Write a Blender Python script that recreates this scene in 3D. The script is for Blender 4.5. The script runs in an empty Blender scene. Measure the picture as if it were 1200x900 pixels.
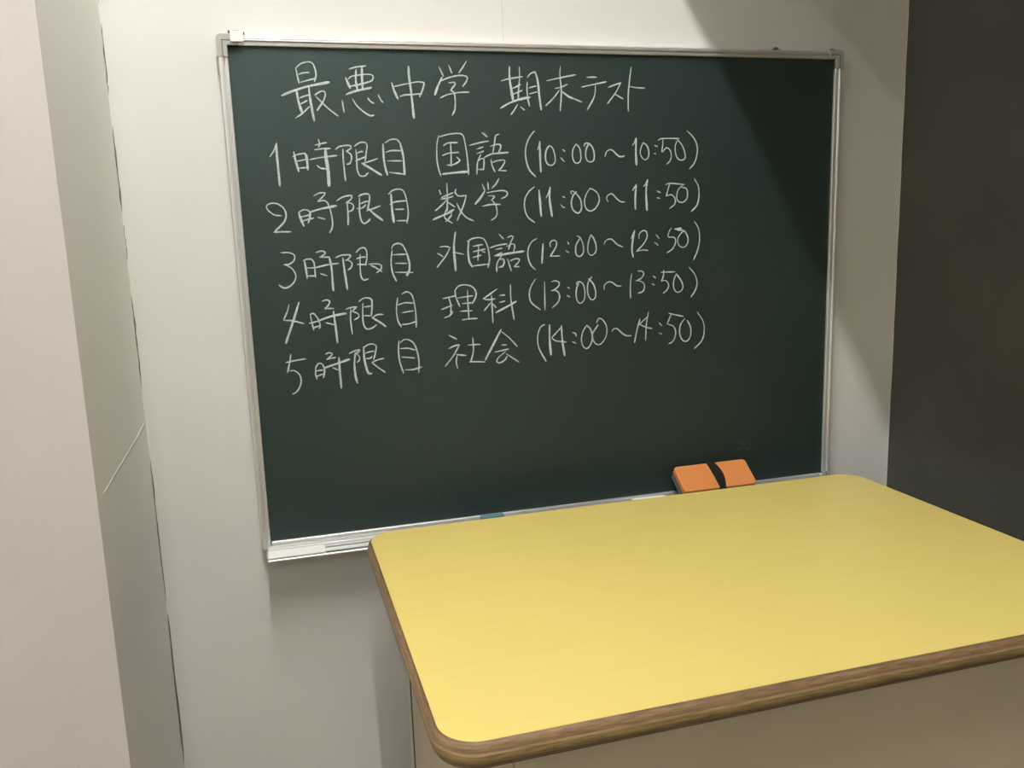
import bpy, bmesh, math, random
from mathutils import Vector, Matrix
random.seed(4)
S = bpy.context.scene
COL = S.collection
Z0 = 0.88                       # inner bottom edge of the chalkboard above the floor

# ------------------------------------------------------------------ camera
F_PX = 1003.15
yaw, pitch, roll = 0.2735, -0.1798, -0.0341
cam = bpy.data.cameras.new('camera')
cam.sensor_fit = 'HORIZONTAL'; cam.sensor_width = 36.0
cam.lens = F_PX / 1200.0 * 36.0
cam.clip_start = 0.02; cam.clip_end = 50
co = bpy.data.objects.new('camera', cam); COL.objects.link(co)
fwd = Vector((math.sin(yaw)*math.cos(pitch), math.cos(yaw)*math.cos(pitch), math.sin(pitch)))
right = Vector((math.cos(yaw), -math.sin(yaw), 0)); up = right.cross(fwd)
r2 = right*math.cos(roll) + up*math.sin(roll); u2 = -right*math.sin(roll) + up*math.cos(roll)
M = Matrix((r2, u2, -fwd)).transposed().to_4x4()
M.translation = Vector((0.0313, -1.5689, 0.552 + Z0))
co.matrix_world = M
S.camera = co

# ------------------------------------------------------------------ world, exposure
w = bpy.data.worlds.new('world'); S.world = w; w.use_nodes = True
bg = w.node_tree.nodes['Background']; bg.inputs[0].default_value = (.9, .95, 1, 1); bg.inputs[1].default_value = 0.0
S.view_settings.view_transform = 'Standard'; S.view_settings.look = 'None'
S.view_settings.gamma = 1.0; S.view_settings.use_curve_mapping = False
S.view_settings.exposure = 0.08
TUBE_W = 385.0                    # emission of the fluorescent tube above the board
FILL_W = 235.0                    # emission of the added fill tube further back, out of view
TUBE_COL = (1.0, .975, .95)

# ------------------------------------------------------------------ materials
def mat(name, col, rough=.6, metal=0., spec=.5):
    m = bpy.data.materials.new(name); m.use_nodes = True
    b = m.node_tree.nodes['Principled BSDF']
    b.inputs['Base Color'].default_value = (*col, 1); b.inputs['Roughness'].default_value = rough
    b.inputs['Metallic'].default_value = metal; b.inputs['Specular IOR Level'].default_value = spec
    return m
def nd(m, t, **k):
    n = m.node_tree.nodes.new(t)
    for a, v in k.items(): setattr(n, a, v)
    return n
def lk(m, a, b): m.node_tree.links.new(a, b)
def coords(m, scale=(1, 1, 1)):
    tc = nd(m, 'ShaderNodeNewGeometry'); mp = nd(m, 'ShaderNodeMapping')
    mp.inputs['Scale'].default_value = scale
    lk(m, tc.outputs['Position'], mp.inputs['Vector']); return mp.outputs[0]
def noise_col(m, c1, c2, scale, det=3, stretch=(1, 1, 1), lo=.35, hi=.65):
    n = nd(m, 'ShaderNodeTexNoise'); n.inputs['Scale'].default_value = scale; n.inputs['Detail'].default_value = det
    lk(m, coords(m, stretch), n.inputs['Vector'])
    r = nd(m, 'ShaderNodeValToRGB'); r.color_ramp.elements[0].position = lo; r.color_ramp.elements[1].position = hi
    r.color_ramp.elements[0].color = (*c1, 1); r.color_ramp.elements[1].color = (*c2, 1)
    lk(m, n.outputs[0], r.inputs[0]); lk(m, r.outputs[0], m.node_tree.nodes['Principled BSDF'].inputs['Base Color'])
    return r
def bump(m, scale, strength, dist=.001, stretch=(1, 1, 1), det=2):
    n = nd(m, 'ShaderNodeTexNoise'); n.inputs['Scale'].default_value = scale; n.inputs['Detail'].default_value = det
    lk(m, coords(m, stretch), n.inputs['Vector'])
    b = nd(m, 'ShaderNodeBump'); b.inputs['Strength'].default_value = strength; b.inputs['Distance'].default_value = dist
    lk(m, n.outputs[0], b.inputs['Height']); lk(m, b.outputs[0], m.node_tree.nodes['Principled BSDF'].inputs['Normal'])

M_wall = mat('off_white_wallpaper', (.70, .665, .60), .55, spec=.4)
noise_col(M_wall, (.68, .667, .628), (.71, .697, .658), 3.0); bump(M_wall, 900, .12)
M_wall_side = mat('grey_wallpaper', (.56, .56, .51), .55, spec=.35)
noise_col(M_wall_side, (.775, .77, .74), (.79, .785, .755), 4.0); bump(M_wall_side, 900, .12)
M_pillar = mat('white_wallpaper', (.66, .62, .58), .55, spec=.4)
noise_col(M_pillar, (.645, .615, .59), (.675, .645, .615), 3.0); bump(M_pillar, 900, .12)
M_dark = mat('charcoal_wallpaper', (.06, .06, .05), .6, spec=.4)
noise_col(M_dark, (.056, .056, .047), (.066, .066, .056), 5.0); bump(M_dark, 700, .25)
M_ceil = mat('ceiling_board', (.62, .60, .55), .8); noise_col(M_ceil, (.60, .58, .53), (.64, .62, .57), 20)
M_floor = mat('floor_sheet', (.22, .17, .12), .5); noise_col(M_floor, (.19, .145, .10), (.25, .20, .14), 6, stretch=(1, 8, 1))
M_gap = mat('dark_joint', (.12, .11, .09), .9)
M_groove_shade = mat('painted_groove_shade', (.13, .13, .125), .6)  # dark tone painted for shade in the tray grooves
M_gap2 = mat('dark_gasket', (.05, .047, .035), .9)
M_seam = mat('wallpaper_edge', (.60, .575, .52), .8)
M_tear = mat('torn_paper', (.74, .72, .66), .8)

M_board = mat('green_chalkboard_enamel', (.026, .046, .036), .58, spec=.8)
r = noise_col(M_board, (.0065, .0125, .0105), (.0085, .0155, .013), 2.2, det=5, stretch=(1, 1, 1), lo=.3, hi=.75)
bump(M_board, 1500, .08, .0005)
# wiped chalk dust: faint lighter strokes in the paint
n1 = nd(M_board, 'ShaderNodeTexNoise'); n1.inputs['Scale'].default_value = 9; n1.inputs['Detail'].default_value = 6; n1.inputs['Roughness'].default_value = .7
lk(M_board, coords(M_board, (1, 1, .45)), n1.inputs['Vector'])
rr = nd(M_board, 'ShaderNodeValToRGB'); rr.color_ramp.elements[0].position = .60; rr.color_ramp.elements[1].position = .85
rr.color_ramp.elements[0].color = (0, 0, 0, 1); rr.color_ramp.elements[1].color = (.05, .05, .05, 1)
lk(M_board, n1.outputs[0], rr.inputs[0])
mx = nd(M_board, 'ShaderNodeMixRGB'); lk(M_board, rr.outputs[0], mx.inputs[0]); lk(M_board, r.outputs[0], mx.inputs[1]); mx.inputs[2].default_value = (.35, .38, .36, 1)
lk(M_board, mx.outputs[0], M_board.node_tree.nodes['Principled BSDF'].inputs['Base Color'])

M_board.node_tree.nodes['Principled BSDF'].inputs['Specular Tint'].default_value = (.72, 1, .97, 1)
M_chalk = mat('white_chalk_marks', (.62, .66, .63), .95, spec=.1)
noise_col(M_chalk, (.28, .34, .335), (.60, .675, .67), 900, det=2, lo=.36, hi=.58)
M_alu = mat('brushed_aluminium', (.88, .88, .87), .36, .75)
M_cap = mat('grey_plastic_cap', (.40, .39, .37), .45)
M_white = mat('white_plastic', (.80, .80, .78), .35)
M_dkmetal = mat('dark_steel', (.10, .10, .09), .5, .6)
M_yellow = mat('yellow_laminate', (.80, .62, .18), .38, spec=.45)
noise_col(M_yellow, (.655, .535, .160), (.675, .555, .175), 9, det=6, stretch=(.5, 9, 1), lo=.25, hi=.75)
bump(M_yellow, 40, .02, .0005, (.6, 6, 1), 3)
# plywood edge: layers by height through the slab, each with its own grain
M_ply = mat('plywood_edge', (.3, .2, .1), .5, spec=.4)
def ply():
    m = M_ply
    sx = nd(m, 'ShaderNodeSeparateXYZ'); g = nd(m, 'ShaderNodeNewGeometry'); lk(m, g.outputs['Position'], sx.inputs[0])
    wob = nd(m, 'ShaderNodeTexNoise'); wob.inputs['Scale'].default_value = 7; lk(m, g.outputs['Position'], wob.inputs['Vector'])
    mw = nd(m, 'ShaderNodeMath', operation='MULTIPLY_ADD'); mw.inputs[1].default_value = .003; lk(m, wob.outputs[0], mw.inputs[0]); lk(m, sx.outputs[2], mw.inputs[2])
    mr = nd(m, 'ShaderNodeMapRange'); mr.inputs['From Min'].default_value = Z0+.034-.032+.0015; mr.inputs['From Max'].default_value = Z0+.034+.0015
    lk(m, mw.outputs[0], mr.inputs[0])
    r = nd(m, 'ShaderNodeValToRGB'); r.color_ramp.interpolation = 'LINEAR'
    els = [(0, (.12, .10, .055)), (.14, (.15, .12, .065)), (.18, (.24, .18, .085)), (.24, (.13, .095, .045)), (.30, (.25, .17, .07)), (.48, (.33, .23, .10)),
           (.55, (.27, .18, .075)), (.60, (.42, .31, .16)), (.64, (.40, .29, .15)), (.68, (.24, .15, .075)), (.90, (.25, .16, .085)), (.97, (.13, .08, .04)), (1, (.10, .06, .03))]
    r.color_ramp.elements[0].position = els[0][0]; r.color_ramp.elements[0].color = (*els[0][1], 1)
    r.color_ramp.elements[1].position = 1; r.color_ramp.elements[1].color = (*els[-1][1], 1)
    for p, c in els[1:-1]:
        e = r.color_ramp.elements.new(p); e.color = (*c, 1)
    lk(m, mr.outputs[0], r.inputs[0])
    n = nd(m, 'ShaderNodeTexNoise'); n.inputs['Scale'].default_value = 40; n.inputs['Detail'].default_value = 5
    lk(m, coords(m, (1, 1, 14)), n.inputs['Vector'])
    r2 = nd(m, 'ShaderNodeValToRGB'); r2.color_ramp.elements[0].position = .32; r2.color_ramp.elements[1].position = .6
    r2.color_ramp.elements[0].color = (.62, .60, .55, 1); r2.color_ramp.elements[1].color = (1.1, 1.1, 1.1, 1)
    lk(m, n.outputs[0], r2.inputs[0])
    mx = nd(m, 'ShaderNodeMixRGB', blend_type='MULTIPLY'); mx.inputs[0].default_value = 1
    lk(m, r.outputs[0], mx.inputs[1]); lk(m, r2.outputs[0], mx.inputs[2])
    lk(m, mx.outputs[0], m.node_tree.nodes['Principled BSDF'].inputs['Base Color'])
ply()
M_body = mat('beige_desk_panel', (.50, .465, .38), .5, spec=.3); noise_col(M_body, (.57, .505, .355), (.60, .53, .38), 8)
M_bodyedge = mat('pale_panel_edge', (.62, .60, .52), .5)
M_orange = mat('orange_vinyl', (.64, .235, .07), .5, spec=.35); bump(M_orange, 1200, .15, .0005)
M_band = mat('black_strap', (.012, .012, .010), .85, spec=.2)
M_felt = mat('grey_felt', (.10, .11, .12), .95); noise_col(M_felt, (.07, .08, .09), (.14, .15, .165), 120); bump(M_felt, 700, .6, .001)
M_blue = mat('blue_chalk', (.09, .22, .27), .6)
M_cw = mat('white_chalk', (.80, .80, .76), .95, spec=.1)
def emis(name, s):
    m = bpy.data.materials.new(name); m.use_nodes = True
    nt = m.node_tree; nt.nodes.remove(nt.nodes['Principled BSDF'])
    e = nt.nodes.new('ShaderNodeEmission'); e.inputs[0].default_value = (*TUBE_COL, 1); e.inputs[1].default_value = s
    nt.links.new(e.outputs[0], nt.nodes['Material Output'].inputs[0]); return m
M_tube = emis('lit_tube', TUBE_W); M_fill = emis('added_fill_tube', FILL_W)

# ------------------------------------------------------------------ helpers
def link(name, bm, m, parent=None, smooth=False):
    me = bpy.data.meshes.new(name)
    bmesh.ops.recalc_face_normals(bm, faces=bm.faces[:])
    bm.to_mesh(me); bm.free()
    if m: me.materials.append(m)
    if smooth:
        for p in me.polygons: p.use_smooth = True
    o = bpy.data.objects.new(name, me); COL.objects.link(o)
    if parent is not None:
        o.parent = parent
        q = parent
        while q.parent is not None: q = q.parent
        me.transform(Matrix.Translation(-Vector(q.location)))
    return o
def root(name, loc, label, cat, group=None):
    o = bpy.data.objects.new(name, None); COL.objects.link(o); o.location = loc
    o.empty_display_size = .05; o['label'] = label; o['category'] = cat
    if group: o['group'] = group
    return o
def tag(o, label, cat, group=None):
    o['label'] = label; o['category'] = cat
    if group: o['group'] = group
    return o
def box(bm, a, b, bev=0, seg=2):
    g = bmesh.ops.create_cube(bm, size=1)
    vs = g['verts']
    for v in vs:
        for i in range(3): v.co[i] = a[i] + (v.co[i]+.5)*(b[i]-a[i])
    if bev:
        es = list({e for v in vs for e in v.link_edges})
        bmesh.ops.bevel(bm, geom=es, offset=bev, segments=seg, affect='EDGES', profile=.5)
    return bm
def B(a, b, bev=0, seg=2): return box(bmesh.new(), a, b, bev, seg)
def poly_extrude(bm, pts, f, a, b):
    """closed profile pts, f(p, t) -> world; extruded from t=a to t=b"""
    A = [bm.verts.new(f(p, a)) for p in pts]; Bv = [bm.verts.new(f(p, b)) for p in pts]
    n = len(pts)
    for i in range(n): bm.faces.new((A[i], A[(i+1) % n], Bv[(i+1) % n], Bv[i]))
    bm.faces.new(A[::-1]); bm.faces.new(Bv)
    return bm
def rrect(x0, x1, y0, y1, r, seg=10):
    out = []
    for cx, cy, a0 in ((x1-r, y1-r, 0), (x0+r, y1-r, 90), (x0+r, y0+r, 180), (x1-r, y0+r, 270)):
        for k in range(seg+1):
            a = math.radians(a0 + 90*k/seg); out.append((cx+r*math.cos(a), cy+r*math.sin(a)))
    return out
def offset_ring(x0, x1, y0, y1, r, d, seg=10): return rrect(x0-d, x1+d, y0-d, y1+d, r+d, seg)
def loft(bm, rings, cap=True):
    R = [[bm.verts.new(p) for p in ring] for ring in rings]
    n = len(R[0])
    for a, b in zip(R, R[1:]):
        for i in range(n): bm.faces.new((a[i], a[(i+1) % n], b[(i+1) % n], b[i]))
    if cap: bm.faces.new(R[0][::-1]); bm.faces.new(R[-1])
    return bm
def cyl(bm, p, q, r, n=16, r2=None):
    p, q = Vector(p), Vector(q); d = (q-p).normalized()
    u = d.orthogonal().normalized(); v = d.cross(u); r2 = r if r2 is None else r2
    return loft(bm, [[p+(u*math.cos(2*math.pi*k/n)+v*math.sin(2*math.pi*k/n))*r for k in range(n)],
                     [q+(u*math.cos(2*math.pi*k/n)+v*math.sin(2*math.pi*k/n))*r2 for k in range(n)]])

# ------------------------------------------------------------------ the room
WY = .018          # front of the wall behind the board
WL, WR = -.193, 1.361
PY = -.446         # front of the projecting left wall
BK, LX, CZ = -6.0, -1.7, Z0+2.37
def struct(o, label=None):
    o['kind'] = 'structure'
    if label: o['label'] = label
    return o
wb = struct(link('wall_back', B((WL-.02, WY, 0), (WR+.1, WY+.1, CZ)), M_wall), 'off-white papered wall behind the chalkboard')
wl = struct(link('wall_left', B((LX, PY, 0), (WL, WY+.1, CZ)), M_pillar), 'off-white wall section projecting forward on the left')
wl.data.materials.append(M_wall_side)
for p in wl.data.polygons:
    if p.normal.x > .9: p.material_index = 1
wr = struct(link('wall_right', B((WR, BK, 0), (WR+.1, WY, CZ)), M_dark), 'charcoal papered wall on the right')
struct(link('wall_outer_left', B((LX-.1, BK, 0), (LX, WY+.1, CZ)), M_wall))
struct(link('wall_front', B((LX-.1, BK-.1, 0), (WR+.1, BK, CZ)), M_wall))
struct(link('floor', B((LX-.1, BK-.1, -.1), (WR+.1, WY+.1, 0)), M_floor))
struct(link('ceiling', B((LX-.1, BK-.1, CZ), (WR+.1, WY+.1, CZ+.1)), M_ceil))
# lowered beam along the right wall; its left lower edge throws the slanting shadow
SZ = 1.50; SX = .848 + (.972-SZ)/1.765
bm = B((SX, -5.2, Z0+SZ), (WR, WY, CZ))
struct(link('ceiling_beam', bm, M_ceil), 'lowered boxed beam under the ceiling on the right')
# wallpaper joints and edges
def ribbon3(pts, wfun, nrm, thick, name, m, parent):
    """flat raised strip along pts on a surface with normal nrm"""
    bm = bmesh.new(); nrm = Vector(nrm); L = []
    for i, p in enumerate(pts):
        a = Vector(pts[max(0, i-1)]); b = Vector(pts[min(len(pts)-1, i+1)])
        s = (b-a).normalized().cross(nrm); w = wfun(i/(len(pts)-1))
        p = Vector(p)
        L.append([bm.verts.new(p-s*w), bm.verts.new(p-s*w*.9+nrm*thick), bm.verts.new(p+s*w*.9+nrm*thick), bm.verts.new(p+s*w)])
    for a, b in zip(L, L[1:]):
        for k in range(3): bm.faces.new((a[k], a[k+1], b[k+1], b[k]))
    return link(name, bm, m, parent)
def jag(a, b, n, amp, ax):
    out = []
    for i in range(n+1):
        t = i/n; p = [a[k]+(b[k]-a[k])*t for k in range(3)]; p[ax] += random.uniform(-amp, amp); out.append(tuple(p))
    return out
ribbon3(jag((.482, WY, Z0+.86), (.482, WY, CZ), 6, .0001, 0), lambda t: .0009, (0, -1, 0), .0004, 'wallpaper_seam', M_seam, wb)
for z0, z1, wd in ((.93, 1.2, .0007), (.79, .90, .0011), (.60, .74, .0013), (.52, .58, .0006), (.30, .46, .0012), (-.10, .17, .0012), (-.42, -.12, .0016), (-.8, -.43, .0014)):
    ribbon3(jag((WL+.0012, WY, Z0+z0), (WL+.0012, WY, Z0+z1), 10, .0005, 0), lambda t, wd=wd: wd*random.uniform(.5, 1.2)*(1-abs(2*t-1)**4*.8), (0, -1, 0), .0006, 'open_joint', M_gap, wb)
for z0, z1, wd in ((.15, .27, .0016), (.44, .52, .0016), (.76, .82, .0018)):
    ribbon3(jag((WL+.003, WY, Z0+z0), (WL+.003, WY, Z0+z1), 8, .0012, 0), lambda t, wd=wd: wd*random.uniform(.3, 1.2)*(1-abs(2*t-1)**3), (0, -1, 0), .0009, 'paper_flake', M_tear, wb)
ribbon3(jag((WL, WY, Z0+.238), (WL, -.40, Z0+.233), 18, .0009, 2), lambda t: .0009*(1-t*.7)*random.uniform(.6, 1.2), (1, 0, 0), .0006, 'wallpaper_crease', M_seam, wl)
ribbon3(jag((WL, WY, Z0+.2405), (WL, -.10, Z0+.2375), 10, .0009, 2), lambda t: .0012*(1-t*.9)*random.uniform(.6, 1.3), (1, 0, 0), .0008, 'torn_paper_edge', M_tear, wl)
ribbon3(jag((WL, PY+.0015, .0), (WL, PY+.0015, CZ), 40, .0004, 1), lambda t: .0014*random.uniform(.5, 1.1), (1, 0, 0), .0006, 'worn_corner_edge', M_tear, wl)
ribbon3(jag((WR-.0015, WY, 0), (WR-.0015, WY, CZ), 60, .0009, 0), lambda t: .0012*random.uniform(.4, 1.3), (0, -1, 0), .0008, 'paper_cut_edge', M_tear, wb)

# ------------------------------------------------------------------ chalkboard
W, H = 1.1713, .866
bd = root('chalkboard', (W/2, 0, Z0), 'green chalkboard in an aluminium frame, covered with handwritten white Japanese timetable', 'chalkboard')
V = lambda x, y, z: (x, y, z+Z0)
surf = link('chalk_surface', B(V(-.004, 0, -.004), V(W+.004, .006, H+.004)), M_board, bd)
# moulding profile: u outward from the green edge, v towards the room
PROF = [(0, -.002), (0, .0045), (.0008, .0055), (.0050, .0060), (.0058, .0050), (.0060, .0022), (.0072, .0022), (.0074, .0070), (.0084, .0082), (.0096, .0080),
        (.0100, .0086), (.0112, .0088), (.0116, .0082), (.0128, .0082), (.0134, .0074), (.0148, .0050), (.0155, .0010), (.0158, -WY+.003), (.0100, -WY+.003), (.0098, -.002)]
E = .0
def bar(name, fn, a, b): return link(name, poly_extrude(bmesh.new(), PROF, fn, a, b), M_alu, bd)
bar('frame_top', lambda p, t: V(t, -p[1], H+p[0]), .002, W-.002)
bar('frame_bottom', lambda p, t: V(t, -p[1], -p[0]), .002, W-.002)
bar('frame_side', lambda p, t: V(-p[0], -p[1], t), -.012, H-.003)
bar('frame_side', lambda p, t: V(W+p[0], -p[1], t), -.003, H-.003)
# corner caps (top ones L shaped and rounded, bottom right one visible beside the desk)
def cap(sx, sz):
    x0 = 0 if sx < 0 else W; z0 = H if sz > 0 else 0
    bm = bmesh.new()
    o = .0172; k0 = .0185 if sz > 0 else .004
    # outline in (u outward x, w outward z)
    out = [(0, 0), (-k0, 0), (-k0, o-.0002)]
    for k in range(7):
        a = math.radians(90-15*k); out.append((o-.009+.009*math.cos(a), o-.009+.009*math.sin(a)))
    out += [(o-.0002, -k0), (0, -k0)]
    def f(p, t): return V(x0+sx*p[0], -t, z0+sz*p[1])
    poly_extrude(bm, out, f, -WY+.002, .0092)
    g = [(.0068, .0068), (-k0, .0068), (-k0, .0082), (.0082, .0082), (.0082, -k0), (.0068, -k0)]
    c = link('corner_cap', bm, M_cap, bd)
    b2 = bmesh.new(); poly_extrude(b2, g, f, .0088, .0095)
    link('cap_groove', b2, M_gap, c)
for sx, sz in ((-1, 1), (1, 1), (1, -1)): cap(sx, sz)
# hanging brackets on the top edge
def bracket(x, big):
    bm = bmesh.new()
    if big:
        box(bm, V(x, -.0125, H+.0045), V(x+.0215, -.004, H+.0215), .0008)
        o = link('hanging_bracket', bm, M_white, bd)
        b2 = bmesh.new(); box(b2, V(x-.003, -.006, H+.0205), V(x+.0015, .004, H+.0235), .0006)
        box(b2, V(x+.005, -.008, H+.0212), V(x+.015, -.002, H+.0232), .0005); box(b2, V(x+.019, -.006, H+.0185), V(x+.0235, .004, H+.0215), .0006)
        link('bracket_screw', b2, M_dkmetal, o)
    else:
        box(bm, V(x-.0085, -.004, H+.0148), V(x+.0085, .004, H+.0168), .0005)
        cyl(bm, V(x, -.004, H+.0170), V(x, .004, H+.0170), .0035, 12)
        link('hanging_lug', bm, M_dkmetal if x > .5 else M_alu, bd)
bracket(.006, True); bracket(.135, False); bracket(1.036, False); bracket(1.165, False)
bm = B(V(1.1545, -.0098, H+.006), V(1.1565, -.0078, H+.0145)); link('clip', bm, M_white, bd)
# chalk tray
FZ = -.0185
T = [(-.0075, -.0062), (-.0100, -.0062), (-.0102, -.0090), (-.0094, -.0094), (-.0094, -.0125), (-.0104, -.0130), (-.0106, -.0150), (-.0112, FZ)]
y = -.0112
for yy in (-.0165, -.022, -.031, -.037, -.046): T += [(yy+.0014, FZ), (yy+.0012, FZ-.0016), (yy-.0012, FZ-.0016), (yy-.0014, FZ)]
T += [(-.0515, FZ), (-.0520, FZ+.0012), (-.0530, FZ+.0018), (-.0545, FZ+.0016), (-.0552, FZ+.0006), (-.0550, FZ-.0018), (-.0540, FZ-.0024), (-.0095, FZ-.0024), (-.0075, -.0170)]
bm = bmesh.new(); poly_extrude(bm, T, lambda p, t: V(t, p[0], p[1]), -.0055, W+.004)
tray = link('chalk_tray', bm, M_alu, bd)
bm = bmesh.new(); poly_extrude(bm, [(-.0145, FZ+.0016), (-.0150, FZ+.0052), (-.034, FZ+.0050), (-.0365, FZ+.0040), (-.0465, FZ+.0024), (-.0465, FZ+.0016)], lambda p, t: V(t, p[0], p[1]), -.0045, .0945)
link('tray_cover', bm, M_white, tray)
for y0, y1 in ((-.0190, -.0150), (-.0475, -.0405)): link('groove_shade_strip', B(V(.096, y0, FZ-.0001), V(W, y1, FZ+.0008)), M_groove_shade, tray)  # dark strips stand in for shade and reflections along the tray grooves
link('tray_end_cap', B(V(-.0068, -.0545, FZ-.0022), V(-.0056, -.0100, FZ+.004), .0003), M_white, tray)
link('wall_mount', B(V(-.011, -.006, -.030), V(-.003, WY-.001, -.012), .001), M_cap, bd)
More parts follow.
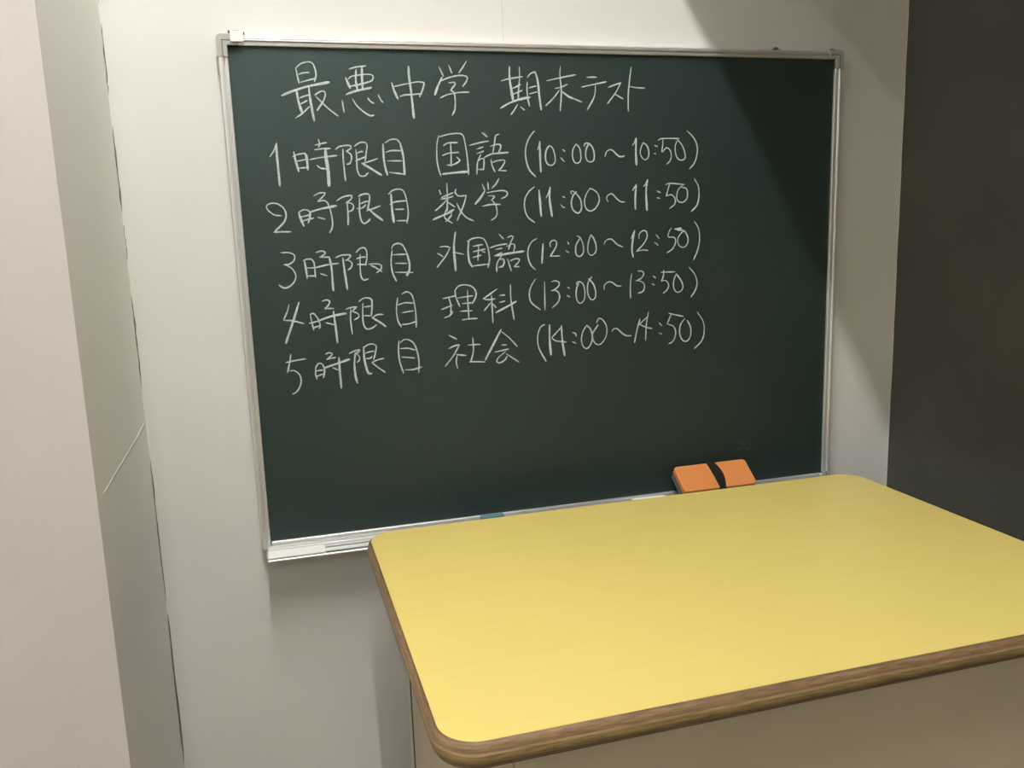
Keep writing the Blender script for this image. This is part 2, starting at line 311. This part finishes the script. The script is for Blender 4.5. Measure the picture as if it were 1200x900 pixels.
# chalk handwriting: every character its own mesh of strokes, in half millimetres on the board
CH = '''S217,1665 220,1642 224,1616|S217,1665 236,1680 259,1686 274,1681 281,1663 283,1643 276,1622|S225,1645 243,1650 260,1651|S229,1619 252,1625 278,1632|T164,1575 192,1586 251,1605 325,1620|T214,1593 217,1559 227,1518|T256,1604 257,1570 261,1531 266,1492|S222,1567 240,1574 251,1577|S225,1548 247,1559|S204,1501 230,1518 253,1539|S274,1577 289,1587 304,1591 310,1581 302,1559 278,1526|S277,1573 298,1551 320,1530 348,1508
S391,1631 402,1640 427,1645 452,1648 472,1647 478,1640 473,1628 458,1622 433,1615 399,1608|T383,1635 389,1619 396,1602|S395,1664 419,1671 454,1676|T420,1662 417,1625 420,1599|T441,1673 439,1637 439,1602|T381,1580 411,1591 469,1604|S366,1561 367,1544 370,1521|S402,1565 416,1542 439,1521 460,1509 472,1511|S455,1569 463,1558 475,1551|S492,1580 499,1564 507,1554
T542,1620 548,1596 560,1567|S549,1608 574,1614 605,1620 631,1625 648,1624 657,1621 648,1594 638,1574|S568,1575 585,1580 613,1582 646,1585|T604,1677 604,1644 609,1587 614,1502
S713,1677 728,1645|S749,1683 759,1657|S814,1698 800,1677 784,1657|T722,1641 706,1611 694,1582|S713,1627 747,1641 788,1649 813,1645 813,1632 797,1611|S746,1623 767,1625 769,1618 752,1598|S752,1598 764,1589 767,1562 764,1530 754,1512|S713,1571 738,1582 779,1590 819,1592
S941,1632 966,1639 1022,1648|T974,1681 973,1644 979,1595 985,1560|S1011,1682 1011,1645 1005,1595 1004,1565|S983,1607 997,1612 1013,1620|S974,1584 997,1591 1019,1600|T936,1537 968,1554 1009,1568 1048,1576|S1000,1550 989,1533 974,1514|S1011,1542 1027,1530|S1040,1629 1038,1603 1041,1568 1046,1544|S1041,1646 1053,1659 1071,1666|T1071,1666 1080,1636 1085,1583 1091,1532|S1045,1609 1074,1616|S1047,1588 1077,1595
S1116,1635 1163,1645 1228,1657|S1170,1685 1167,1660 1171,1609 1170,1571 1165,1528|S1147,1608 1171,1613 1195,1623|S1163,1602 1142,1576 1110,1547|S1173,1598 1198,1579 1220,1572 1252,1560|T1176,1596 1203,1578 1215,1573
S1273,1649 1313,1650|S1251,1614 1301,1624 1351,1634|S1307,1621 1305,1590 1293,1563 1273,1533
S1359,1614 1384,1623 1410,1631|S1410,1631 1390,1597 1355,1555|S1383,1591 1419,1573
S1453,1689 1445,1635 1440,1585 1440,1528|S1443,1619 1474,1614 1508,1613
S108,1373 123,1393 133,1417|T133,1417 132,1374 133,1322 134,1276
T189,1388 193,1359 201,1323|S184,1372 198,1379 224,1384|T224,1384 230,1376 232,1354 232,1328|S196,1357 228,1363|S201,1334 228,1335|S263,1411 302,1419|S275,1430 279,1413 273,1404|S260,1395 283,1398 313,1399|S241,1362 281,1369 335,1375|W297,1397 297,1368 301,1324 301,1273|S265,1342 276,1333 293,1330
S332,1396 347,1406 377,1409 386,1405 381,1396 368,1389|S368,1389 383,1379 385,1364 378,1348 368,1345|S357,1396 356,1357 359,1289|S398,1406 417,1418 436,1418 442,1407 437,1381 432,1356|S402,1395 403,1362 402,1328 408,1308 417,1303 430,1305 440,1315|S406,1383 420,1388 426,1387|S398,1356 416,1363 432,1369|S476,1363 448,1354 420,1347|T420,1347 442,1334 486,1306
T498,1412 498,1370 501,1336 508,1306|S506,1417 526,1428 548,1428 560,1414|T560,1414 568,1370 570,1306|S505,1384 526,1390 564,1389|S511,1355 562,1354|S516,1315 567,1308
S701,1442 693,1413 690,1359 695,1323 702,1299|S703,1437 740,1446 777,1448 791,1440 799,1398 804,1347 805,1302|T708,1306 755,1310 803,1313|S716,1406 733,1415 769,1416|S743,1413 743,1373 741,1333|S711,1371 732,1379 771,1382|S727,1337 751,1339 771,1349|S764,1365 774,1355 771,1349
S861,1451 880,1436|S813,1406 850,1415 885,1421|S839,1393 864,1400|S839,1377 859,1383 865,1386|S854,1374 841,1347 836,1304|S845,1352 856,1359 865,1357 864,1331 862,1320|S840,1321 863,1320|S926,1445 913,1440 906,1407 900,1379|S891,1402 914,1409 930,1407 929,1394 921,1379|S867,1363 897,1375 959,1380|S892,1355 895,1336 905,1311|S898,1345 917,1351 942,1353 944,1346 933,1328 919,1316|S919,1316 948,1314
S1062,1456 1041,1431 1027,1396 1026,1360 1037,1319 1062,1291
S1072,1389 1079,1401 1082,1418|T1082,1418 1082,1365 1083,1308
S1115,1395 1118,1403 1131,1395 1140,1369 1140,1343 1127,1332 1111,1336 1103,1354 1105,1380 1113,1398
S1171,1389 1180,1382|S1163,1359 1177,1345
S1225,1408 1213,1389 1210,1363 1218,1342 1230,1338 1242,1347 1244,1368 1239,1394 1226,1408
S1258,1400 1262,1410 1277,1410 1291,1396 1298,1373 1296,1349 1281,1342 1267,1350 1263,1373 1269,1397 1278,1409
S1342,1361 1348,1378 1363,1387 1378,1380 1395,1364 1410,1360 1422,1364
S1456,1402 1465,1414 1471,1428|T1471,1428 1470,1377 1472,1329
S1502,1412 1492,1395 1488,1371 1499,1352 1512,1348 1523,1360 1523,1384 1514,1403 1499,1412
S1548,1401 1560,1397|S1545,1371 1554,1369
S1564,1420 1577,1426 1613,1427 1653,1426|S1584,1424 1583,1402 1580,1376 1598,1392 1614,1383 1620,1362 1614,1343 1600,1330
S1644,1418 1636,1397 1638,1370 1647,1351 1665,1344 1679,1353 1677,1375 1665,1402 1647,1421
S1686,1456 1714,1431 1731,1399 1730,1363 1718,1331 1698,1311
S131,1174 108,1177 90,1191 83,1205 92,1215 116,1216 139,1201 147,1177 139,1153 102,1118|S102,1118 127,1119 158,1118
T190,1183 196,1161 204,1137|S190,1183 205,1192 222,1190 229,1180 225,1160 220,1147|S189,1166 213,1171 231,1175|S195,1152 217,1158 240,1163|T231,1184 264,1193 321,1203|S246,1239 265,1248 285,1248 279,1238 258,1219|S258,1219 281,1222 292,1212 300,1183 304,1148 301,1126 292,1111|S254,1165 278,1158
S323,1220 346,1233 368,1237 378,1235 372,1223 356,1212|S356,1212 371,1211 381,1203 377,1188 364,1182 360,1185|S359,1216 360,1171 358,1135|S401,1234 416,1241 436,1241 440,1231 436,1209 430,1189|S404,1229 401,1180 405,1150 414,1139 427,1144 437,1154|S406,1208 422,1214 434,1216|S393,1191 413,1194 424,1204|S476,1199 453,1191 427,1183|T433,1191 452,1171 481,1148
T517,1238 517,1192 521,1140|S508,1239 523,1252 544,1256 561,1250 570,1226 575,1185 574,1160 568,1135|S510,1203 528,1211 570,1215|S529,1185 560,1185|S532,1145 568,1144
S693,1250 698,1234|S722,1273 722,1227 719,1174|S700,1223 744,1239|S697,1217 724,1221 743,1226|S716,1212 702,1197 675,1176|S723,1206 748,1188|T665,1144 689,1154 716,1164 743,1178|S717,1181 708,1161 710,1148 736,1130|S735,1176 732,1156 712,1136|S755,1252 752,1239 764,1227 793,1228|S793,1228 782,1195 755,1139|S756,1201 770,1172 790,1149 816,1136
S855,1267 864,1246|S876,1274 878,1248|S919,1286 909,1269 892,1253|T863,1242 847,1219 826,1197|S870,1236 902,1241 935,1243 950,1235 945,1222 926,1214|S877,1225 896,1224 900,1221 887,1208|S890,1208 903,1192 908,1166 903,1148 885,1136|S852,1188 884,1193 922,1193
S1056,1254 1035,1238 1018,1210 1015,1179 1026,1145 1053,1123
T1074,1241 1076,1209 1080,1146
S1101,1212 1112,1232 1118,1251|T1118,1251 1115,1208 1123,1144
S1167,1216 1177,1212|S1159,1187 1166,1178 1174,1175
S1205,1224 1200,1232 1207,1236 1218,1229 1238,1205 1243,1173 1234,1155 1220,1155 1206,1169 1202,1195 1210,1219 1224,1233
S1278,1244 1262,1220 1255,1194 1261,1170 1278,1159 1301,1170 1316,1198 1311,1222 1294,1238 1278,1244
S1352,1193 1346,1205 1352,1217 1370,1221 1387,1204 1405,1191 1421,1190
S1454,1233 1462,1243 1471,1255|T1471,1255 1466,1211 1466,1161
S1501,1247 1510,1256 1518,1272|T1518,1272 1512,1231 1515,1156
S1558,1229 1572,1222|S1558,1203 1570,1200
S1595,1252 1613,1257 1675,1251|S1612,1255 1604,1229 1598,1208|S1598,1208 1619,1213 1635,1199 1635,1177 1612,1160
S1672,1250 1651,1234 1643,1209 1647,1190 1665,1182 1684,1192 1690,1214 1684,1236 1665,1239
S1719,1273 1737,1243 1740,1204 1731,1169 1706,1146
S119,1047 146,1046 164,1037 162,1019 145,1006 127,1005|S133,1003 153,990 164,964 154,940 134,925 119,924 104,935
T197,1015 200,988 202,955|S193,1016 207,1021 222,1019 230,1006 231,956|S202,990 232,990 275,998 315,1002|S205,962 230,961|S239,1043 253,1047 268,1045 270,1037 251,1026|S251,1026 284,1025|T284,1025 289,989 290,906|S249,968 271,960
S306,1022 327,1030 354,1030 359,1026 348,1014 340,1011|S346,1013 361,1003 360,987 347,977|T331,1020 334,977 340,908|S379,1038 396,1052 411,1052 417,1039 416,1014 410,991|S393,1030 390,979 392,949 402,938 417,942|S380,1015 397,1020 412,1020|S381,995 413,993|S420,994 451,994 467,987 463,973 448,962|S428,990 445,981 467,966
S509,1040 503,1000 506,959 518,929|S507,1046 514,1058 530,1064 548,1057 562,1028|T562,1028 570,987 566,961 557,947|S512,1024 559,1024|S518,993 560,991|S516,961 581,957
S685,1045 705,1047 724,1042|S724,1042 706,1012 671,971|S675,1023 695,1010|T746,1097 738,1042 741,956|S742,1023 774,1015
T796,1066 791,1029 794,987 805,967|S789,1061 808,1071 836,1074 855,1066 867,1037 872,995 865,963|S803,970 865,975|S810,1043 848,1048|S832,1045 827,990|S811,1023 856,1031|S808,1002 839,1009|S844,1025 855,1019
S912,1084 929,1066|S875,1035 906,1043 942,1047|S897,1028 922,1032|S892,1004 921,1016|S921,1006 901,977 898,945|S912,990 926,991 928,976 919,960|S907,961 925,966|S944,1070 960,1076 967,1071 959,1057 947,1026|S939,1037 961,1046 972,1041 967,1018|T898,1004 938,1010 1006,1017|S942,991 955,946|S951,983 971,990 987,989 986,979 967,961|S967,961 986,960
S1060,1063 1040,1052 1025,1026 1023,996 1032,966 1051,946
T1084,1042 1078,970
S1114,1029 1112,1044 1125,1054 1138,1048 1136,1029 1112,994|S1112,994 1150,994
S1183,1047 1188,1036|S1175,1013 1187,1005
S1221,1067 1235,1060 1246,1033 1247,1003 1234,989 1219,994 1215,1013 1220,1037 1235,1058
S1279,1070 1269,1043 1265,1014 1272,994 1285,992 1298,1004 1300,1028 1291,1053 1279,1070
S1333,1030 1338,1042 1352,1050 1367,1048 1388,1028 1412,1018
S1447,1049 1462,1079|T1462,1079 1453,1037 1450,1004 1455,977
S1480,1048 1482,1066 1498,1078 1512,1073 1515,1054 1502,1029 1469,998|S1469,998 1496,1003 1519,1000
S1553,1061 1567,1045|S1548,1030 1562,1019
S1620,1084 1610,1070 1606,1050 1632,1047 1638,1027 1625,1002 1601,988|T1635,1079 1663,1081
S1678,1073 1660,1060 1647,1038 1653,1015 1672,1006 1688,1017 1693,1039 1684,1062 1669,1073 1644,1075
S1720,1108 1739,1077 1744,1034 1735,992 1718,955
S132,864 125,841 110,812|S110,810 142,806 178,794|T167,870 144,809 111,728
S203,826 206,801 211,769|S203,826 215,828 229,808 235,783 231,773|S198,794 225,799 256,809|T230,800 256,809 287,816 329,821|S209,776 232,783|S248,870 263,874 274,868 269,855 256,843|S256,843 287,842|T285,833 289,775 292,718|S256,792 282,784
S330,837 349,842 369,843|S369,843 351,827|S353,827 371,819 374,806 358,797|S347,838 344,797 347,745|S378,861 392,872 413,873 424,865 424,839 419,806|S392,856 388,805 391,773 401,760 419,762 435,773|S395,841 419,843|S391,810 416,808|S462,810 440,810 421,799|T424,799 448,783 469,766
S519,867 512,824 516,781 527,760|S536,881 554,888 572,875 580,841 583,798 582,756|S517,841 544,848 574,845|S533,812 574,817|S530,769 552,769 585,777
S688,856 712,859 737,864|S708,861 716,833 715,798|S680,815 722,829|S690,784 709,790 723,805|S734,885 737,858 750,823|S734,882 749,899 777,902 803,892 815,870 810,849 798,831|S743,855 802,860|S782,882 782,829 783,776|S760,833 798,834|S752,805 796,804|S757,772 785,774 815,774
S897,881 860,857 842,847|S842,847 859,842 887,844|S874,859 875,813 876,754|S870,830 844,802|S876,827 890,811|S907,856 926,856|S904,829 926,833|T890,792 931,810 970,829|S950,895 950,836 960,761
S1050,910 1034,888 1024,859 1030,823 1066,792
S1086,898 1085,790
S1114,897 1130,900 1145,892 1141,877 1117,862|S1113,864 1135,861 1146,842 1139,817 1116,798
S1179,873 1187,868|S1176,841 1188,835
S1223,877 1216,887 1229,892 1244,880 1250,853 1247,822 1233,808 1221,813 1214,835 1216,865 1227,890
S1280,908 1267,893 1261,869 1264,838 1277,819 1292,825 1295,850 1285,881 1266,901
S1331,855 1332,873 1350,885 1368,880 1386,867 1403,867
S1448,912 1442,871 1442,817
S1474,921 1491,920 1500,910 1489,893 1466,882|S1471,885 1495,876 1503,859 1495,840 1475,834
S1540,899 1551,891|S1535,868 1545,863
S1574,912 1635,911|S1586,920 1585,897 1576,876|S1579,878 1597,877 1608,859 1600,840 1583,828
S1641,903 1630,875 1630,847 1644,829 1663,834 1671,851 1663,874 1641,903
S1698,926 1723,897 1734,862 1726,833 1707,807
S106,659 136,663 176,667|S125,687 118,655 109,623|S116,628 135,626 151,608 153,582 140,555 126,544 121,544
S209,638 206,609 210,591|S209,633 219,647 232,643 239,622 233,594|S210,620 233,622|S206,599 232,607|T239,629 280,640 331,654|S246,679 260,683 270,678 264,670 251,659|S251,661 281,664|T293,663 293,608 294,551|S268,628 286,618
S331,675 347,682 369,686 367,681 353,670|S354,673 366,663 366,649 357,641|T353,677 347,635 348,593 353,565|T384,696 384,653 389,619 396,597 407,595|S386,693 399,702 418,704 430,695 426,672 418,647|S390,672 405,676 421,677|S391,652 404,652 413,658|S455,648 432,644 411,636|S411,635 433,615 457,596
S515,709 511,676 513,633 525,588|S520,702 531,711 547,712 567,699 579,671 585,628 582,584|S518,680 547,679 572,671|S522,648 570,641|S532,599 562,598 594,605
S704,717 732,701|S701,667 720,675 739,679|S742,679 718,640 684,601|S729,643 746,639 766,636|S732,639 727,615 731,589|S775,675 803,675 823,674|S795,702 795,650 783,610|S778,611 839,606
T907,726 875,672 841,614|S908,718 938,692 969,656|S906,667 925,665|S880,641 908,645 933,649|S922,640 895,621 885,605 897,598 918,608 927,622|S924,631 974,595
S1082,734 1065,725 1053,693 1055,648 1084,589
T1102,731 1101,673 1105,614
S1150,720 1110,681|S1110,678 1127,667 1168,660|T1150,724 1153,664 1161,607
S1195,695 1207,691 1211,680|S1195,659 1209,652
S1255,720 1241,700 1232,670 1237,641 1253,628 1270,642 1278,672 1271,704 1254,720
S1297,727 1306,744 1323,737 1339,708 1336,671 1316,644 1298,641 1282,658 1280,686 1303,719
S1361,688 1369,699 1384,698 1408,676 1426,667 1443,667
S1482,732 1469,688 1458,639
S1516,739 1479,710|S1479,710 1507,697 1534,689|S1519,756 1510,708 1506,643
S1565,711 1577,698|S1564,670 1577,664
S1608,747 1638,738 1672,730|S1619,742 1601,704|S1603,703 1629,692 1639,666 1629,634 1608,622
S1679,721 1660,696 1657,659 1670,633 1689,628 1705,647 1705,685 1690,713
S1735,744 1762,704 1767,663 1757,626 1723,595'''
def spline(P):
    if len(P) < 3:
        a, b = Vector(P[0]), Vector(P[-1]); return [a.lerp(b, k/4) for k in range(5)]
    out = []; Q = [Vector(p) for p in P]
    Q = [Q[0]*2-Q[1]] + Q + [Q[-1]*2-Q[-2]]
    for i in range(1, len(Q)-2):
        p0, p1, p2, p3 = Q[i-1:i+3]
        # centripetal handles keep corners tight
        m1 = (p2-p0)*.5; m2 = (p3-p1)*.5; L = (p2-p1).length
        if m1.length > L: m1 *= L/m1.length
        if m2.length > L: m2 *= L/m2.length
        n = max(3, int(L/.004))
        for k in range(n):
            t = k/n; t2 = t*t; t3 = t2*t
            out.append(p1*(2*t3-3*t2+1)+m1*(t3-2*t2+t)+p2*(-2*t3+3*t2)+m2*(t3-t2))
    out.append(Q[-2]); return out
CW = .0013
SMUDGE = 'S1934,176 1963,162|S1951,185 1955,148|S1975,175 1996,151|S1918,159 1943,145|S631,116 632,92|S1968,143 1988,144'
M_smudge = mat('faint_chalk_dust', (.07, .085, .075), .95, spec=.1)
for line in CH.strip().split('\n')+SMUDGE.split('|'):
    bm = bmesh.new()
    for si, st in enumerate(line.split('|')):
        yf = -.0004-.00003*si
        w = CW*{'T': 1.5, 'W': 2.2}.get(st[0], 1.0)*random.uniform(.92, 1.08)
        P = [tuple(float(c)/2000 for c in s.split(',')) for s in st[1:].split()]
        pl = spline(P); n = len(pl); rows = []
        ph = random.random()*6
        for i, p in enumerate(pl):
            d = (pl[min(n-1, i+1)]-pl[max(0, i-1)]); d = d.normalized() if d.length > 0 else Vector((1, 0))
            s = Vector((-d.y, d.x)); t = i/(n-1)
            ww = w*(.80+.30*t+.12*math.sin(ph+t*7))
            if i in (0, n-1): ww *= .55; p = p + d*(w*.5 if i else -w*.5)
            a = p-s*ww; b = p+s*ww; a2 = p-s*ww*.75; b2 = p+s*ww*.75
            rows.append([bm.verts.new(V(a.x, -.00005, a.y)), bm.verts.new(V(a2.x, yf, a2.y)), bm.verts.new(V(b2.x, yf, b2.y)), bm.verts.new(V(b.x, -.00005, b.y))])
        for a, b in zip(rows, rows[1:]):
            for k in range(3): bm.faces.new((a[k], b[k], b[k+1], a[k+1]))
    nm = 'chalk_smudge' if line in SMUDGE.split('|') else 'chalk_character'
    me = bpy.data.meshes.new(nm); bm.to_mesh(me); bm.free(); me.materials.append(M_smudge if nm == 'chalk_smudge' else M_chalk)
    me.transform(Matrix.Translation(-bd.location))
    o = bpy.data.objects.new(nm, me); COL.objects.link(o); o.parent = surf

# ------------------------------------------------------------------ things on the tray
er = root('chalkboard_eraser', V(.884, -.05, FZ), 'orange chalkboard eraser with black strap leaning on the board behind the yellow desk', 'eraser')
A0 = Vector(V(.804, -.0205, .0585)); ux = Vector((1, 0, .001)).normalized()
dn = (Vector((0, -.0525, -.0385))).normalized(); nn = ux.cross(dn); nn = nn if nn.z > 0 else -nn
EL, EW = .1645, .0655
def ef(p, t): return A0 + ux*p[0] + dn*p[1] + nn*t
def ering(d, t, r=.008): return [ef(p, t) for p in offset_ring(0, EL, 0, EW, r, d, 6)]
bm = loft(bmesh.new(), [ering(-.001, -.0125), ering(0, -.0115), ering(0, -.002), ering(-.0006, -.0007), ering(-.002, 0)])
link('orange_pad', bm, M_orange, er)
bm = loft(bmesh.new(), [ering(-.003, -.029), ering(-.0015, -.0275), ering(-.0015, -.0127)])
link('felt_block', bm, M_felt, er)
bm = bmesh.new(); rows = []
for k in range(13):
    t = k/12; wv = EW*t; bow = -.010*math.sin(math.pi*t)*.0
    xl = .0750+.004*math.sin(t*math.pi)*.2 + .003*t; xr = .0935+.007*math.sin(t*math.pi*.9) - .003*t
    lift = .0006+.0035*math.sin(math.pi*t)
    rows.append([bm.verts.new(ef((xl, wv), -.0005)), bm.verts.new(ef((xl+.0008, wv), lift)), bm.verts.new(ef((xr-.0008, wv), lift)), bm.verts.new(ef((xr, wv), -.0005))])
for a, b in zip(rows, rows[1:]):
    for k in range(3): bm.faces.new((a[k], a[k+1], b[k+1], b[k]))
    bm.faces.new((a[3], a[0], b[0], b[3]))
box(bm, (0, 0, 0), (.001, .001, .001))
bmesh.ops.delete(bm, geom=[v for v in bm.verts if v.co.length < .01], context='VERTS')
for (w0, w1) in ((-.0016, -.0002), (EW+.0002, EW+.0016)):
    vs = [bm.verts.new(ef((x_, y_), t_)) for t_ in (-.020, .0004) for x_, y_ in ((.076, w0), (.0935, w0), (.0935, w1), (.076, w1))]
    for f in ((0, 1, 2, 3), (4, 7, 6, 5), (0, 4, 5, 1), (1, 5, 6, 2), (2, 6, 7, 3), (3, 7, 4, 0)): bm.faces.new([vs[i] for i in f])
link('strap', bm, M_band, er)

TR = FZ+.0015
o = link('chalk_stick', cyl(bmesh.new(), V(.712, -.0185, TR+.0088), V(.786, -.0185, TR+.0088), .0087, 20, .0080), M_cw)
tag(o, 'white chalk stick lying in the tray left of the orange eraser', 'chalk')
o = link('chalk_stub', cyl(bmesh.new(), V(.690, -.0195, TR+.007), V(.7025, -.0175, TR+.007), .007, 16, .0065), M_cw)
tag(o, 'tiny white chalk stub at the left end of the white stick', 'chalk')
bm = bmesh.new(); box(bm, (-.0235, -.006, 0), (.0235, .006, .0215), .0025, 3)
bmesh.ops.transform(bm, matrix=Matrix.Translation(V(.4165, -.021, TR+.0003)), verts=bm.verts)
o = link('blue_chalk', bm, M_blue); tag(o, 'short blue piece in the chalk tray under the middle of the board', 'chalk')

# ------------------------------------------------------------------ teacher's desk
TX0, TX1, TY0, TY1, TZ, TR_ = .1665, 1.1575, -.786, -.120, .034, .045
dk = root('teacher_desk', ((TX0+TX1)/2, (TY0+TY1)/2, 0), 'yellow-topped desk with plywood edge standing in front of the chalkboard', 'desk')
def ring(d, z): return [V(p[0], p[1], z) for p in offset_ring(TX0, TX1, TY0, TY1, TR_, d, 14)]
TH = .032
bm = loft(bmesh.new(), [ring(-.012, TZ-TH), ring(-.004, TZ-TH+.0003), ring(.0025, TZ-TH+.0025), ring(.0058, TZ-TH+.008), ring(.0068, TZ-TH+.014), ring(.0066, TZ-.014),
                        ring(.0052, TZ-.007), ring(.0028, TZ-.0025), ring(.0008, TZ-.0007), ring(-.003, TZ-.0006)])
top = link('tabletop', bm, M_ply, dk, smooth=True)
bm = loft(bmesh.new(), [ring(-.0004, TZ-.0012), ring(-.0004, TZ-.0002), ring(-.0012, TZ)])
link('laminate', bm, M_yellow, top)
BX0, BX1, BY0, BY1, BZ = .215, 1.109, -.742, -.172, TZ-TH
def P(name, a, b, m=M_body, bev=.0012, par=dk): return link(name, B(V(*a), V(*b), bev), m, par)
FL = -Z0+.02
P('side_panel', (BX0, BY0, FL), (BX0+.035, BY1-.030, BZ+.0005)); P('side_panel', (BX1-.035, BY0, FL), (BX1, BY1-.030, BZ+.0005))
P('front_panel', (BX0+.0358, BY0+.0015, FL+.06), (BX1-.0358, BY0+.021, BZ+.0005))
P('back_panel', (BX0-.001, BY1-.010, FL+.03), (BX1, BY1+.008, BZ+.0005), M_bodyedge)
P('rail', (BX0+.0006, BY1-.0298, FL+.03), (BX1-.0006, BY1-.0102, BZ), M_gap2, 0)
P('plinth', (BX0+.01, BY0+.01, -Z0), (BX1-.01, BY1-.02, FL+.001), M_gap, 0)

# ------------------------------------------------------------------ lamps above, the back one added for fill
def lamp(x, y0, y1, z, m, label):
    t = root('fluorescent_lamp', (x, (y0+y1)/2, CZ), label, 'lamp')
    link('lamp_housing', B((x-.035, y0-.03, CZ-.03), (x+.035, y1+.03, CZ), .004), M_white, t)
    for yy in (y0-.018, y1+.004): link('socket', B((x-.012, yy, z-.018), (x+.012, yy+.014, CZ-.029), .002), M_white, t)
    link('tube', cyl(bmesh.new(), (x, y0, z), (x, y1, z), .014, 16), m, t, True)
lamp(.09, -1.85, -.55, Z0+2.31, M_tube, 'fluorescent tube lamp on the ceiling above the yellow desk')
lamp(-.35, -4.9, -3.7, Z0+2.31, M_fill, 'added fill tube further back on the ceiling, out of view')  # unseen extra lamp, added to lift the shade and the board glare
